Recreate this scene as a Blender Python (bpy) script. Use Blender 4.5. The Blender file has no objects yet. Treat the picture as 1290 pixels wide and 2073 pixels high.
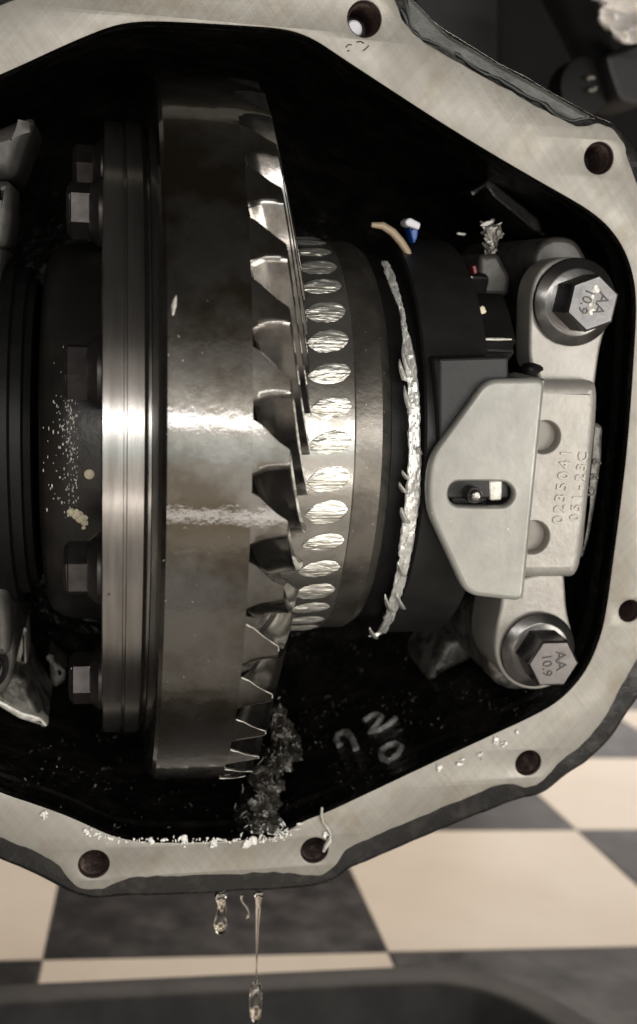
import bpy, math, random
from mathutils import Vector, Matrix, noise
from mathutils.geometry import tessellate_polygon
random.seed(7)
R = math.radians
scn = bpy.context.scene
COL = scn.collection
PI = math.pi

# ------------------------------------------------------------------ camera
F = 2180.0                      # focal length in photograph pixels (1290 x 2073)
CX, CY = 645.0, 1036.5
HC = 0.4526                     # camera height above the floor
def frame(vx, vy, lean):        # axes of a frame whose depth axis runs to (vx, vy) in the photograph
    Y = Vector((vx-CX, CY-vy, -F)).normalized()
    u = Vector((lean, 1, 0)); Z = (u-Y*u.dot(Y)).normalized()
    return Y.cross(Z), Y, Z
WX, WY, WZ = frame(308, 889, 0.0419)      # level floor
AX, AY, AZ = frame(228, 565, 0.003)       # axle: its nose is tipped up a little
MC = Matrix((WX, WY, WZ))                 # camera vector -> world vector
cam = bpy.data.cameras.new('camera'); camo = bpy.data.objects.new('camera', cam); COL.objects.link(camo)
camo.matrix_world = Matrix.Translation((0, 0, HC)) @ MC.to_4x4()
cam.sensor_fit = 'VERTICAL'; cam.sensor_height = 24.0; cam.lens = 24.0*F/2073.0
cam.clip_start = 0.01; cam.clip_end = 100
cam.dof.use_dof = True; cam.dof.focus_distance = 0.35; cam.dof.aperture_fstop = 7.5
scn.camera = camo
DIST = 0.42                               # camera to axle axis
def _py(a):
    v = AY*math.cos(a)-AZ*math.sin(a)
    return CY-F*v.y/(-v.z)
lo, hi = 0.0, 0.5
for _ in range(60):
    m = (lo+hi)/2
    if _py(m) < 876.5: lo = m
    else: hi = m
ALPHA = lo
CA = Vector((0, -DIST*math.cos(ALPHA), DIST*math.sin(ALPHA)))   # camera in axle space
R3 = MC @ Matrix((AX, AY, AZ)).transposed()
DM = Matrix.Translation(Vector((0, 0, HC))-R3 @ CA) @ R3.to_4x4()   # axle space -> world
ID = Matrix.Identity(4)

def cray(px, py): return Vector(((px-CX)/F, (CY-py)/F, -1.0))
def aray(px, py):
    c = cray(px, py); return Vector((c.dot(AX), c.dot(AY), c.dot(AZ)))
def onY(px, py, y):
    d = aray(px, py); return CA+d*((y-CA.y)/d.y)
def onZ(px, py, z):                       # axle space horizontal plane
    d = aray(px, py); return CA+d*((z-CA.z)/d.z)
def onR(px, py, r):                       # front of a cylinder round the axle
    d = aray(px, py)
    a = d.y**2+d.z**2; b = CA.y*d.y+CA.z*d.z; c = CA.y**2+CA.z**2-r*r
    q = b*b-a*c
    t = (-b-math.sqrt(max(q, 0)))/a
    return CA+d*t
def wZ(px, py, z):                        # world horizontal plane
    d = MC @ cray(px, py); C0 = Vector((0, 0, HC)); return C0+d*((z-HC)/d.z)
def wY(px, py, y):
    d = MC @ cray(px, py); C0 = Vector((0, 0, HC)); return C0+d*(y/d.y)

# ------------------------------------------------------------------ world and lamps
w = bpy.data.worlds.new('World'); scn.world = w; w.use_nodes = True
w.node_tree.nodes['Background'].inputs[0].default_value = (1.0, 0.90, 0.80, 1)
w.node_tree.nodes['Background'].inputs[1].default_value = 0.015
def lamp(name, loc, target, sx, sy, power, col, spread=180):
    l = bpy.data.lights.new(name, 'AREA'); l.shape = 'RECTANGLE'; l.size = sx; l.size_y = sy
    l.energy = power; l.color = col; l.spread = R(spread)
    o = bpy.data.objects.new(name, l); COL.objects.link(o)
    d = (Vector(target)-Vector(loc)).normalized()
    o.location = loc; o.rotation_euler = d.to_track_quat('-Z', 'Y').to_euler()
    return o
WARM = (1.0, 0.965, 0.915)
lamp('lamp_upper_strip', (0.15, -0.52, 0.515), (0.10, 0.3, 0.44), 0.85, 0.070, 4.0, (1.0, 0.96, 0.94))
lamp('lamp_lower_strip', (0.15, -0.50, 0.075), (0.10, 0.3, 0.40), 0.80, 0.050, 1.1, (1.0, 0.93, 0.87))
lamp('lamp_middle_cool', (0.15, -0.55, 0.385), (0.10, 0.3, 0.41), 0.80, 0.12, 0.50, (0.80, 1.0, 1.0))
lamp('lamp_middle_warm', (0.15, -0.55, 0.225), (0.10, 0.3, 0.40), 0.80, 0.19, 0.55, (1.0, 0.88, 0.78))
lamp('lamp_floor_glow', (0.15, -0.17, 0.012), (0.15, -0.17, 1.0), 1.0, 0.9, 0.80, (1.0, 0.93, 0.85))  # added upward panel in place of light bounced off the floor
lamp('lamp_key', (0.95, -0.55, 0.17), (0.08, 0.36, 0.40), 0.50, 0.30, 7.4, WARM)
lamp('lamp_high_fill', (0.1, -0.85, 0.80), (0.08, 0.36, 0.42), 1.3, 0.45, 0.75, (1.0, 0.93, 0.83))
lamp('lamp_tile_sheen', (2.6, 4.4, 0.9), (0.8, 0.9, 0.0), 2.2, 1.5, 13.0, (1.0, 0.93, 0.87))  # added out of view to lay a pale reflection on the tiles
lamp('lamp_garage', (0.7, 2.1, 1.9), (0.3, 1.0, 0.0), 1.6, 1.0, 52.0, (1.0, 0.89, 0.78))
scn.view_settings.view_transform = 'Standard'; scn.view_settings.look = 'None'
scn.view_settings.exposure = 0; scn.view_settings.gamma = 1
scn.cycles.use_denoising = True
scn.cycles.max_bounces = 8

# ------------------------------------------------------------------ materials
def nodes(name):
    m = bpy.data.materials.new(name); m.use_nodes = True
    nt = m.node_tree; b = nt.nodes['Principled BSDF']
    return m, nt, b, nt.nodes.new, nt.links.new
def setc(b, base, metal, rough, spec=0.5, coat=0.0, crough=0.1):
    b.inputs['Base Color'].default_value = (*base, 1); b.inputs['Metallic'].default_value = metal
    b.inputs['Roughness'].default_value = rough; b.inputs['Specular IOR Level'].default_value = spec
    b.inputs['Coat Weight'].default_value = coat; b.inputs['Coat Roughness'].default_value = crough
def pbr(name, base, metal=0.0, rough=0.5, spec=0.5, coat=0.0, crough=0.1, var=None, vscale=60, vstretch=(1, 1, 1), vlo=.4, vhi=.65,
        bump=0.0, bscale=400, bstretch=(1, 1, 1), bdist=0.0006, rvar=0.0, spot=None, sscale=300, sthr=.7, detail=4, rscale=None):
    m, nt, b, N, L = nodes(name); setc(b, base, metal, rough, spec, coat, crough)
    tc = N('ShaderNodeTexCoord')
    def tex(scale, stretch, det=detail):
        mp = N('ShaderNodeMapping'); mp.inputs['Scale'].default_value = stretch; L(tc.outputs['Object'], mp.inputs[0])
        n = N('ShaderNodeTexNoise'); n.inputs['Scale'].default_value = scale; n.inputs['Detail'].default_value = det; n.inputs['Roughness'].default_value = .6
        L(mp.outputs[0], n.inputs['Vector']); return n
    colout = None
    if var:
        n = tex(vscale, vstretch); r = N('ShaderNodeMapRange'); r.inputs[1].default_value = vlo; r.inputs[2].default_value = vhi
        L(n.outputs[0], r.inputs[0])
        mx = N('ShaderNodeMix'); mx.data_type = 'RGBA'; mx.inputs[6].default_value = (*base, 1); mx.inputs[7].default_value = (*var, 1)
        L(r.outputs[0], mx.inputs[0]); colout = mx.outputs[2]
        if rvar:
            q = N('ShaderNodeMapRange'); q.inputs[1].default_value = .3; q.inputs[2].default_value = .7
            q.inputs[3].default_value = max(rough-rvar, .02); q.inputs[4].default_value = rough+rvar
            if rscale:
                n2 = tex(rscale, vstretch); L(n2.outputs[0], q.inputs[0])
            else: L(n.outputs[0], q.inputs[0])
            L(q.outputs[0], b.inputs['Roughness'])
    if spot:
        n = tex(sscale, (1, 1, 1), 2); r = N('ShaderNodeMapRange'); r.inputs[1].default_value = sthr; r.inputs[2].default_value = sthr+.03
        L(n.outputs[0], r.inputs[0])
        mx = N('ShaderNodeMix'); mx.data_type = 'RGBA'; mx.inputs[7].default_value = (*spot, 1)
        if colout: L(colout, mx.inputs[6])
        else: mx.inputs[6].default_value = (*base, 1)
        L(r.outputs[0], mx.inputs[0]); colout = mx.outputs[2]
    if colout: L(colout, b.inputs['Base Color'])
    if bump:
        n = tex(bscale, bstretch); bp = N('ShaderNodeBump'); bp.inputs['Strength'].default_value = bump; bp.inputs['Distance'].default_value = bdist
        L(n.outputs[0], bp.inputs['Height']); L(bp.outputs[0], b.inputs['Normal'])
        if coat: L(bp.outputs[0], b.inputs['Coat Normal'])
    return m

def milled(name):
    """machined gasket face: faint criss-cross cutter marks over grey metal, oil and rust staining"""
    m, nt, b, N, L = nodes(name); setc(b, (.4, .37, .32), .3, .46, .4)
    tc = N('ShaderNodeTexCoord')
    def noi(scale, det=4, rot=0, st=(1, 1, 1), rough=.6):
        mp = N('ShaderNodeMapping'); mp.inputs['Rotation'].default_value = (0, rot, 0); L(tc.outputs['Object'], mp.inputs[0])
        m2 = N('ShaderNodeMapping'); m2.inputs['Scale'].default_value = st; L(mp.outputs[0], m2.inputs[0])
        n = N('ShaderNodeTexNoise'); n.inputs['Scale'].default_value = scale; n.inputs['Detail'].default_value = det; n.inputs['Roughness'].default_value = rough
        L(m2.outputs[0], n.inputs['Vector']); return n.outputs[0]
    def rng(o, a, c, d=0.0, e=1.0):
        r = N('ShaderNodeMapRange'); r.inputs[1].default_value = a; r.inputs[2].default_value = c; r.inputs[3].default_value = d; r.inputs[4].default_value = e; L(o, r.inputs[0]); return r.outputs[0]
    def mix(fac, a, c, blend='MIX'):
        x = N('ShaderNodeMix'); x.data_type = 'RGBA'; x.blend_type = blend
        for k, q in ((0, fac), (6, a), (7, c)):
            if isinstance(q, (int, float)): x.inputs[k].default_value = q
            elif isinstance(q, tuple): x.inputs[k].default_value = (*q, 1)
            else: L(q, x.inputs[k])
        return x.outputs[2]
    h1 = noi(420, 2, R(38), (1, 1, .06)); h2 = noi(420, 2, R(-40), (1, 1, .06)); g = noi(900, 2)
    c = mix(rng(noi(22, 6), .35, .68), (.345, .326, .285), (.275, .257, .22))
    c = mix(rng(noi(70, 5), .54, .68, 0, .75), c, (.27, .235, .18))
    c = mix(rng(noi(160, 3, 1.0), .70, .76, 0, .6), c, (.16, .11, .075))
    hh = N('ShaderNodeMath'); hh.operation = 'ADD'; L(h1, hh.inputs[0]); L(h2, hh.inputs[1])
    c = mix(1.0, c, rng(hh.outputs[0], .7, 1.3, .90, 1.08), 'MULTIPLY')
    L(c, b.inputs['Base Color']); L(rng(noi(50, 4), .35, .65, .38, .56), b.inputs['Roughness'])
    a2 = N('ShaderNodeMath'); a2.operation = 'MULTIPLY_ADD'; a2.inputs[1].default_value = .5; L(g, a2.inputs[0]); L(hh.outputs[0], a2.inputs[2])
    bp = N('ShaderNodeBump'); bp.inputs['Strength'].default_value = .22; bp.inputs['Distance'].default_value = .0004
    L(a2.outputs[0], bp.inputs['Height']); L(bp.outputs[0], b.inputs['Normal'])
    return m

M = {}
M['milled'] = milled('milled_face')
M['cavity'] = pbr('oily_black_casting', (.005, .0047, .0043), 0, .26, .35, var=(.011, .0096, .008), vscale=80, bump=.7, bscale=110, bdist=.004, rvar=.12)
M['paint'] = pbr('grey_green_paint', (.085, .09, .078), 0, .42, .45, var=(.05, .052, .045), vscale=70, bump=.4, bscale=180, bdist=.0012)
M['cast_dark'] = pbr('dark_oily_casting', (.014, .0132, .0122), .1, .26, .55, var=(.034, .031, .027), vscale=130, vlo=.5, vhi=.7, bump=.3, bscale=170, bdist=.0012, rvar=.1)
M['goop'] = pbr('black_sealer', (.012, .013, .012), 0, .4)
M['thread'] = pbr('rusty_thread', (.095, .066, .058), .75, .3, bump=.6, bscale=300)
M['ring'] = pbr('oiled_gear_steel', (.118, .111, .098), .9, .30, .5, 1.0, .045, var=(.052, .042, .028), vscale=34, vlo=.42, vhi=.58, bump=.20, bscale=42, bdist=.0014, rvar=.08, rscale=36, spot=(.45, .43, .4), sscale=420, sthr=.78, detail=7)
M['tooth'] = pbr('oiled_tooth_steel', (.23, .22, .205), .95, .15, var=(.11, .10, .088), vscale=90, bump=.08, bscale=200)
M['turned'] = pbr('turned_steel', (.29, .275, .255), .92, .22, var=(.21, .197, .18), vscale=30, vstretch=(12, 1, 1), bump=.12, bscale=90, bstretch=(14, .5, .5), bdist=.0004, spot=(.10, .09, .08), sscale=260, sthr=.74)
M['hub'] = pbr('black_oiled_hub', (.022, .02, .018), .3, .35, .5, var=(.035, .031, .026), vscale=50, bump=.25, bscale=300)
M['drum'] = pbr('grey_oiled_drum', (.20, .185, .16), .85, .33, var=(.11, .10, .085), vscale=60, bump=.2, bscale=350, spot=(.5, .48, .43), sscale=700, sthr=.72)
M['band'] = pbr('oiled_band_steel', (.40, .385, .35), .88, .24, var=(.26, .245, .215), vscale=60, bump=.15, bscale=300, rvar=.06)
M['facet'] = pbr('scratched_facet', (.84, .82, .74), .85, .42, var=(.5, .48, .41), vscale=160, vstretch=(.25, 1, 1.6), vlo=.45, vhi=.6, bump=.9, bscale=240, bstretch=(.22, 1, 1.5), bdist=.0016)
M['foil'] = pbr('torn_foil', (.78, .77, .72), .6, .42, var=(.60, .59, .55), vscale=260, vlo=.5, vhi=.65, bump=.5, bscale=260, bstretch=(1, 1, .45), bdist=.0012)
M['black'] = pbr('black_plastic', (.006, .006, .0058), 0, .48, .22, var=(.010, .0096, .009), vscale=90, bump=.15, bscale=500)
M['blackgrey'] = pbr('dark_coated_steel', (.018, .017, .016), .15, .42, .35, var=(.013, .012, .0115), vscale=60, bump=.15, bscale=400)
M['bracket'] = pbr('grey_bracket_paint', (.325, .32, .285), .25, .36, .5, var=(.255, .248, .22), vscale=35, vlo=.42, vhi=.62, bump=.18, bscale=240, bdist=.0006, rvar=.08, spot=(.5, .48, .42), sscale=500, sthr=.73)
M['cap'] = pbr('cast_cap_iron', (.365, .345, .31), .35, .42, .5, var=(.29, .272, .24), vscale=60, bump=.3, bscale=420, bdist=.0006)
M['cap_dark'] = pbr('cast_cap_recess', (.22, .20, .175), .3, .5, bump=.3, bscale=400)
M['letter'] = pbr('raised_cast_letter', (.36, .335, .295), .35, .42)
M['stamp'] = pbr('stamped_mark', (.06, .052, .048), .6, .45)
M['bolt'] = pbr('oiled_bolt_steel', (.19, .182, .178), .92, .24, var=(.125, .118, .115), vscale=110, bump=.12, bscale=200, rvar=.06)
M['washer'] = pbr('oiled_washer_steel', (.115, .11, .104), .9, .24, var=(.07, .066, .062), vscale=90, bump=.12, bscale=150, rvar=.06)
M['ringbolt'] = pbr('dark_bolt_steel', (.065, .058, .056), .8, .42, .4, var=(.04, .035, .033), vscale=120, bump=.15, bscale=300)
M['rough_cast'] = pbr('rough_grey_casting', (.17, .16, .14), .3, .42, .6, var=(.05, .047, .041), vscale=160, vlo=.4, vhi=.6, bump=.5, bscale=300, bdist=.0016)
M['left_cast'] = pbr('shaded_grey_casting', (.10, .094, .084), .3, .42, .5, var=(.045, .042, .037), vscale=90, bump=.3, bscale=240)  # grey casting with its shade put into a darker base
M['swarf'] = pbr('bright_swarf', (.66, .64, .57), .25, .35, var=(.45, .43, .37), vscale=400, bump=.5, bscale=500)
M['chip'] = pbr('bright_chip', (.82, .80, .74), .1, .4)
M['glint'] = pbr('dull_glint', (.20, .187, .165), .5, .3)
M['sludge'] = pbr('metal_sludge', (.045, .041, .034), .3, .3, .5, 1.0, .06, var=(.17, .158, .135), vscale=220, vlo=.5, vhi=.68, bump=.9, bscale=260, bdist=.003)
M['cream'] = pbr('cream_paint', (.72, .64, .45), 0, .45)
M['chalk'] = pbr('chalk_paint', (.32, .31, .29), 0, .7, var=(.12, .12, .11), vscale=300, vlo=.4, vhi=.6)
M['white'] = pbr('white_plastic', (.6, .6, .62), 0, .4)
M['blue'] = pbr('blue_plastic', (.008, .06, .26), 0, .35)
M['tan'] = pbr('tan_wire', (.34, .26, .17), 0, .4)
M['red'] = pbr('red_plastic', (.12, .008, .007), 0, .4)
M['tile_pale'] = pbr('cream_floor_tile', (.72, .65, .56), 0, .28, .4, var=(.66, .585, .495), vscale=6, bump=.05, bscale=40)
M['tile_dark'] = pbr('charcoal_floor_tile', (.018, .016, .0165), 0, .33, .5, var=(.034, .030, .030), vscale=22, vlo=.5, vhi=.7, rvar=.08, bump=.1, bscale=60)
M['grout'] = pbr('floor_joint', (.10, .085, .07), 0, .7)
M['pan'] = pbr('black_pan_plastic', (.030, .028, .027), 0, .62, .3, var=(.05, .046, .043), vscale=30, bump=.2, bscale=150)
M['pan_oil'] = pbr('pan_oil_sheen', (.12, .115, .115), 0, .25, .5)  # oil reflection put into the paler grey base
M['under'] = pbr('dark_underbody', (.004, .0035, .0033), 0, .6, .2, var=(.007, .006, .005), vscale=18, bump=.4, bscale=60)
M['arm'] = pbr('grey_link_arm', (.018, .0165, .0165), .2, .5, bump=.2, bscale=100)
M['shield'] = pbr('crumpled_heat_shield', (.80, .76, .71), .3, .5, bump=.4, bscale=120)
def oil():
    m, nt, b, N, L = nodes('amber_oil'); setc(b, (.93, .84, .62), 0, .03)
    b.inputs['Base Color'].default_value = (1, .96, .86, 1); b.inputs['Transmission Weight'].default_value = 1; b.inputs['IOR'].default_value = 1.47
    return m
M['oil'] = oil()

# ------------------------------------------------------------------ mesh helpers
def mesh(name, verts, faces, mat, smooth=None):
    me = bpy.data.meshes.new(name); me.from_pydata([tuple(v) for v in verts], [], faces)
    me.validate(); me.update()
    if smooth is not None:
        for p in me.polygons: p.use_smooth = True
        me.set_sharp_from_angle(angle=R(smooth))
    me.materials.append(M[mat] if isinstance(mat, str) else mat)
    return me
def recalc(me):
    import bmesh
    bm = bmesh.new(); bm.from_mesh(me); bmesh.ops.recalc_face_normals(bm, faces=bm.faces); bm.to_mesh(me); bm.free()
class Buf:
    def __init__(s): s.v = []; s.f = []
    def add(s, vf):
        n = len(s.v); s.v += [Vector(p) for p in vf[0]]; s.f += [tuple(i+n for i in f) for f in vf[1]]; return s
def tag(o, label, cat, group=None, kind=None):
    if label: o['label'] = label
    if cat: o['category'] = cat
    if group: o['group'] = group
    if kind: o['kind'] = kind
class Thing:
    """An Empty at the base point, in axle space (DM) or world space (ID); parts are given in that same space."""
    def __init__(s, name, label, cat, base, space=DM, group=None, kind=None):
        s.base = Vector(base); s.o = bpy.data.objects.new(name, None); COL.objects.link(s.o)
        s.o.empty_display_size = .01
        s.o.matrix_world = space @ Matrix.Translation(s.base); tag(s.o, label, cat, group, kind)
    def part(s, name, vf, mat, smooth=35, label=None, parent=None, kind=None, fix=True):
        v = [Vector(p)-s.base for p in vf[0]]
        me = mesh(name, v, vf[1], mat, smooth)
        if fix: recalc(me)
        o = bpy.data.objects.new(name, me); COL.objects.link(o); o.parent = parent or s.o
        if label: o['label'] = label
        if kind: o['kind'] = kind
        return o
def solo(name, vf, mat, label, cat, base, space=DM, smooth=35, group=None, kind=None):
    b = Vector(base); me = mesh(name, [Vector(p)-b for p in vf[0]], vf[1], mat, smooth); recalc(me)
    o = bpy.data.objects.new(name, me); COL.objects.link(o); o.matrix_world = space @ Matrix.Translation(b)
    tag(o, label, cat, group, kind); return o
def copy_tree(o, parent=None):
    c = o.copy(); COL.objects.link(c)
    if parent: c.parent = parent
    for ch in list(o.children): copy_tree(ch, c)
    return c

def cyl(x, r, th): return Vector((x, -r*math.cos(th), -r*math.sin(th)))
def lathe(prof, seg=96, t0=0.0, t1=2*PI):
    full = abs(t1-t0-2*PI) < 1e-6; n = seg if full else seg+1
    v = [cyl(x, r, t0+(t1-t0)*j/seg) for x, r in prof for j in range(n)]
    f = []
    for i in range(len(prof)-1):
        for j in range(seg):
            a = i*n+j; b = i*n+(j+1) % n; f.append((a, b, b+n, a+n))
    return v, f
def area2(p): return sum(p[i][0]*p[(i+1) % len(p)][1]-p[(i+1) % len(p)][0]*p[i][1] for i in range(len(p)))/2
def clean(p, eps=1e-5):
    out = []
    for q in p:
        if not out or (Vector(q)-Vector(out[-1])).length > eps: out.append(q)
    if (Vector(out[0])-Vector(out[-1])).length < eps: out.pop()
    return out
def offset(p, d):                        # positive d = inward for a CCW loop
    n = len(p); out = []
    for i in range(n):
        a, b, c = Vector(p[i-1]), Vector(p[i]), Vector(p[(i+1) % n])
        e1 = (b-a).normalized(); e2 = (c-b).normalized()
        n1 = Vector((-e1.y, e1.x)); n2 = Vector((-e2.y, e2.x))
        m = n1+n2; k = 1+n1.dot(n2)
        out.append(b+m*(d/max(k, .35)))
    return out
def chaikin(p, it=2):
    for _ in range(it):
        q = []
        for i in range(len(p)):
            a, b = Vector(p[i]), Vector(p[(i+1) % len(p)]); q += [a*.75+b*.25, a*.25+b*.75]
        p = q
    return p
def round_poly(p, r, seg=4):             # round the corners of a polygon; r may be one value or one per corner
    out = []; n = len(p)
    for i in range(n):
        a, b, c = Vector(p[i-1]), Vector(p[i]), Vector(p[(i+1) % n])
        ri = r[i] if isinstance(r, (list, tuple)) else r
        u = (a-b); w_ = (c-b); k = min(ri, u.length*.45, w_.length*.45)
        s, e = b+u.normalized()*k, b+w_.normalized()*k
        for j in range(seg+1):
            t = j/seg; out.append(s*(1-t)**2+b*2*t*(1-t)+e*t*t)
    return out
def circ(cx, cz, r, n=24, ph=0): return [Vector((cx+r*math.cos(ph+2*PI*i/n), cz+r*math.sin(ph+2*PI*i/n))) for i in range(n)]
def px2(pts, y): return [Vector((q.x, q.z)) for q in (onY(a, b, y) for a, b in pts)]
def plate(loops, yf, yb, bev=0.0, seg=2, back=True, front=True, hb=1.0):
    """solid slab facing -Y: loops[0] outer, the rest holes, all (x, z)"""
    L_ = []
    for k, p in enumerate(loops):
        p = clean(p); a = area2(p)
        if (k == 0) != (a > 0): p = p[::-1]
        L_.append(p)
    v = []; f = []
    layers = [(bev*(1-math.sin(PI/2*i/seg)), yf+bev*(1-math.cos(PI/2*i/seg))) for i in range(seg+1)] if bev else [(0, yf)]
    layers.append((0, yb))
    first = []; last = []
    for k_, p in enumerate(L_):
        n = len(p); base = len(v)
        for d, y in layers:
            q = offset(p, d*(hb if k_ else 1)) if d else p
            v += [Vector((a[0], y, a[1])) for a in q]
        for i in range(len(layers)-1):
            for j in range(n):
                a = base+i*n+j; b = base+i*n+(j+1) % n; f.append((a, b, b+n, a+n))
        first += list(range(base, base+n)); last += list(range(base+(len(layers)-1)*n, base+len(layers)*n))
    def capf(idx):
        loops3 = []; k = 0
        for p in L_:
            loops3.append([Vector((v[idx[k+j]].x, v[idx[k+j]].z, 0)) for j in range(len(p))]); k += len(p)
        return [tuple(idx[i] for i in t) for t in tessellate_polygon(loops3)]
    if front: f += capf(first)
    if back: f += capf(last)
    return v, f
def tube(pts, rad, n=8, cap=True):
    pts = [Vector(p) for p in pts]; v = []; f = []
    up = Vector((.3, .2, .9))
    for i, p in enumerate(pts):
        t = (pts[min(i+1, len(pts)-1)]-pts[max(i-1, 0)]).normalized()
        a = t.cross(up).normalized(); b = t.cross(a)
        r = rad[i] if isinstance(rad, (list, tuple)) else rad
        v += [p+a*r*math.cos(2*PI*j/n)+b*r*math.sin(2*PI*j/n) for j in range(n)]
    for i in range(len(pts)-1):
        for j in range(n):
            q = i*n+j; s = i*n+(j+1) % n; f.append((q, s, s+n, q+n))
    if cap: f += [tuple(range(n)), tuple(range(len(v)-n, len(v)))]
    return v, f
def hexprism(c, ax, u, w_, af, h, cham=.0012, ph=0.0, dome=0.0):
    """hexagonal bolt head: base centre c, axis ax, cross axes u and w_"""
    rr = af/math.sqrt(3); v = []; f = []
    ring = lambda r, d, n=6: [Vector(c)+Vector(ax)*d+(Vector(u)*math.cos(ph+2*PI*i/n)+Vector(w_)*math.sin(ph+2*PI*i/n))*r for i in range(n)]
    v = ring(rr, 0)+ring(rr, h-cham)+ring(rr-cham*1.1, h)
    for k in (0, 6):
        for i in range(6): f.append((k+i, k+(i+1) % 6, k+6+(i+1) % 6, k+6+i))
    f.append(tuple(range(12, 18))); f.append(tuple(range(5, -1, -1)))
    return v, f
def disc(c, ax, u, w_, prof, n=40):
    """turned solid: prof = [(radius, distance along ax)]"""
    v = []; f = []
    for r, d in prof: v += [Vector(c)+Vector(ax)*d+(Vector(u)*math.cos(2*PI*i/n)+Vector(w_)*math.sin(2*PI*i/n))*r for i in range(n)]
    for k in range(len(prof)-1):
        for i in range(n): f.append((k*n+i, k*n+(i+1) % n, (k+1)*n+(i+1) % n, (k+1)*n+i))
    f.append(tuple(range(n))); f.append(tuple(range(len(v)-n, len(v))))
    return v, f
def text_mesh(s, size, depth, origin, ex, ey, ez, spacing=1.0, bevel=0.0, sx=1.0):
    cu = bpy.data.curves.new('lettering', 'FONT'); cu.body = s; cu.size = size; cu.extrude = depth; cu.space_character = spacing
    cu.align_x = 'CENTER'; cu.align_y = 'CENTER'; cu.resolution_u = 3; cu.bevel_depth = bevel; cu.bevel_resolution = 1
    o = bpy.data.objects.new('lettering', cu); COL.objects.link(o)
    bpy.context.view_layer.update()
    me = bpy.data.meshes.new_from_object(o.evaluated_get(bpy.context.evaluated_depsgraph_get()))
    v = [Vector(origin)+Vector(ex)*p.co.x*sx+Vector(ey)*p.co.y+Vector(ez)*p.co.z for p in me.vertices]
    f = [tuple(p.vertices) for p in me.polygons]
    bpy.data.objects.remove(o); bpy.data.curves.remove(cu); bpy.data.meshes.remove(me)
    return v, f
def blob(c, rx, ry, rz, seed=0, amp=.3, n=10):
    v = []; f = []
    for i in range(n+1):
        a = PI*i/n
        for j in range(n*2):
            b = PI*j/n
            d = Vector((math.sin(a)*math.cos(b), math.sin(a)*math.sin(b), math.cos(a)))
            k = 1+amp*noise.noise(d*1.7+Vector((seed*3.1, seed, 0)))
            v.append(Vector(c)+Vector((d.x*rx, d.y*ry, d.z*rz))*k)
    for i in range(n):
        for j in range(n*2):
            a = i*n*2+j; b = i*n*2+(j+1) % (n*2); f.append((a, b, b+n*2, a+n*2))
    return v, f
def flake(c, size, buf, rnd=random, flat=None):
    """one curled chip of metal"""
    a = Vector((rnd.gauss(0, 1), rnd.gauss(0, 1), rnd.gauss(0, 1))).normalized(); b = a.orthogonal().normalized()
    if flat is not None: a = (a-flat*a.dot(flat)*.8).normalized(); b = (a.cross(flat)+flat*.2*rnd.gauss(0, 1)).normalized()
    l = size*rnd.uniform(.6, 1.6); w_ = size*rnd.uniform(.2, .6); n = a.cross(b)*size*rnd.uniform(-.4, .4)
    c = Vector(c); t = .0002
    v = [c-a*l-b*w_*.5, c+b*w_*.2-a*l*.8, c-b*w_+n, c+b*w_+n, c+a*l-b*w_*.3, c+a*l*.8+b*w_*.6]
    nn = a.cross(b)*t
    buf.add((v+[q+nn for q in v], [(0, 1, 3, 2), (2, 3, 5, 4), (6, 8, 9, 7), (8, 10, 11, 9), (0, 2, 8, 6), (2, 4, 10, 8), (1, 7, 9, 3), (3, 9, 11, 5), (0, 6, 7, 1), (4, 5, 11, 10)]))

NEG_Y = Vector((0, -1, 0)); EX = Vector((1, 0, 0)); EZ = Vector((0, 0, 1)); EY = Vector((0, 1, 0))

# ================================================================== floor
A_, B_ = wZ(85, 1945, 0), wZ(785, 1925, 0)
TS = (B_-A_).x; GX = A_.x; GY = (A_.y+B_.y)/2        # tile size, and a tile corner
def slab(x0, y0, x1, y1, z0, z1, b=.002):
    v = [(x0, y0, z0), (x1, y0, z0), (x1, y1, z0), (x0, y1, z0), (x0, y0, z1-b), (x1, y0, z1-b), (x1, y1, z1-b), (x0, y1, z1-b),
         (x0+b, y0+b, z1), (x1-b, y0+b, z1), (x1-b, y1-b, z1), (x0+b, y1-b, z1)]
    return v, [(3, 2, 1, 0), (0, 1, 5, 4), (1, 2, 6, 5), (2, 3, 7, 6), (3, 0, 4, 7), (4, 5, 9, 8), (5, 6, 10, 9), (6, 7, 11, 10), (7, 4, 8, 11), (8, 9, 10, 11)]
fl = Thing('floor', 'floor of cream and charcoal square tiles', None, (0, 0, 0), ID, kind='structure')
fl.part('floor_base', slab(-5, -4, 6, 9, -.05, -.006), 'grout')
tp = mesh('tile', *slab(.0005, .0005, TS-.0005, TS-.0005, -.006, 0, .0008), 'tile_pale'); td = mesh('tile', *slab(.0005, .0005, TS-.0005, TS-.0005, -.006, 0, .0008), 'tile_dark')
for i in range(-6, 8):
    for j in range(-5, 13):
        o = bpy.data.objects.new('tile', td if (i+j) % 2 == 0 else tp); COL.objects.link(o); o.parent = fl.o
        o.location = (GX+i*TS, GY+j*TS, 0)

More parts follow.
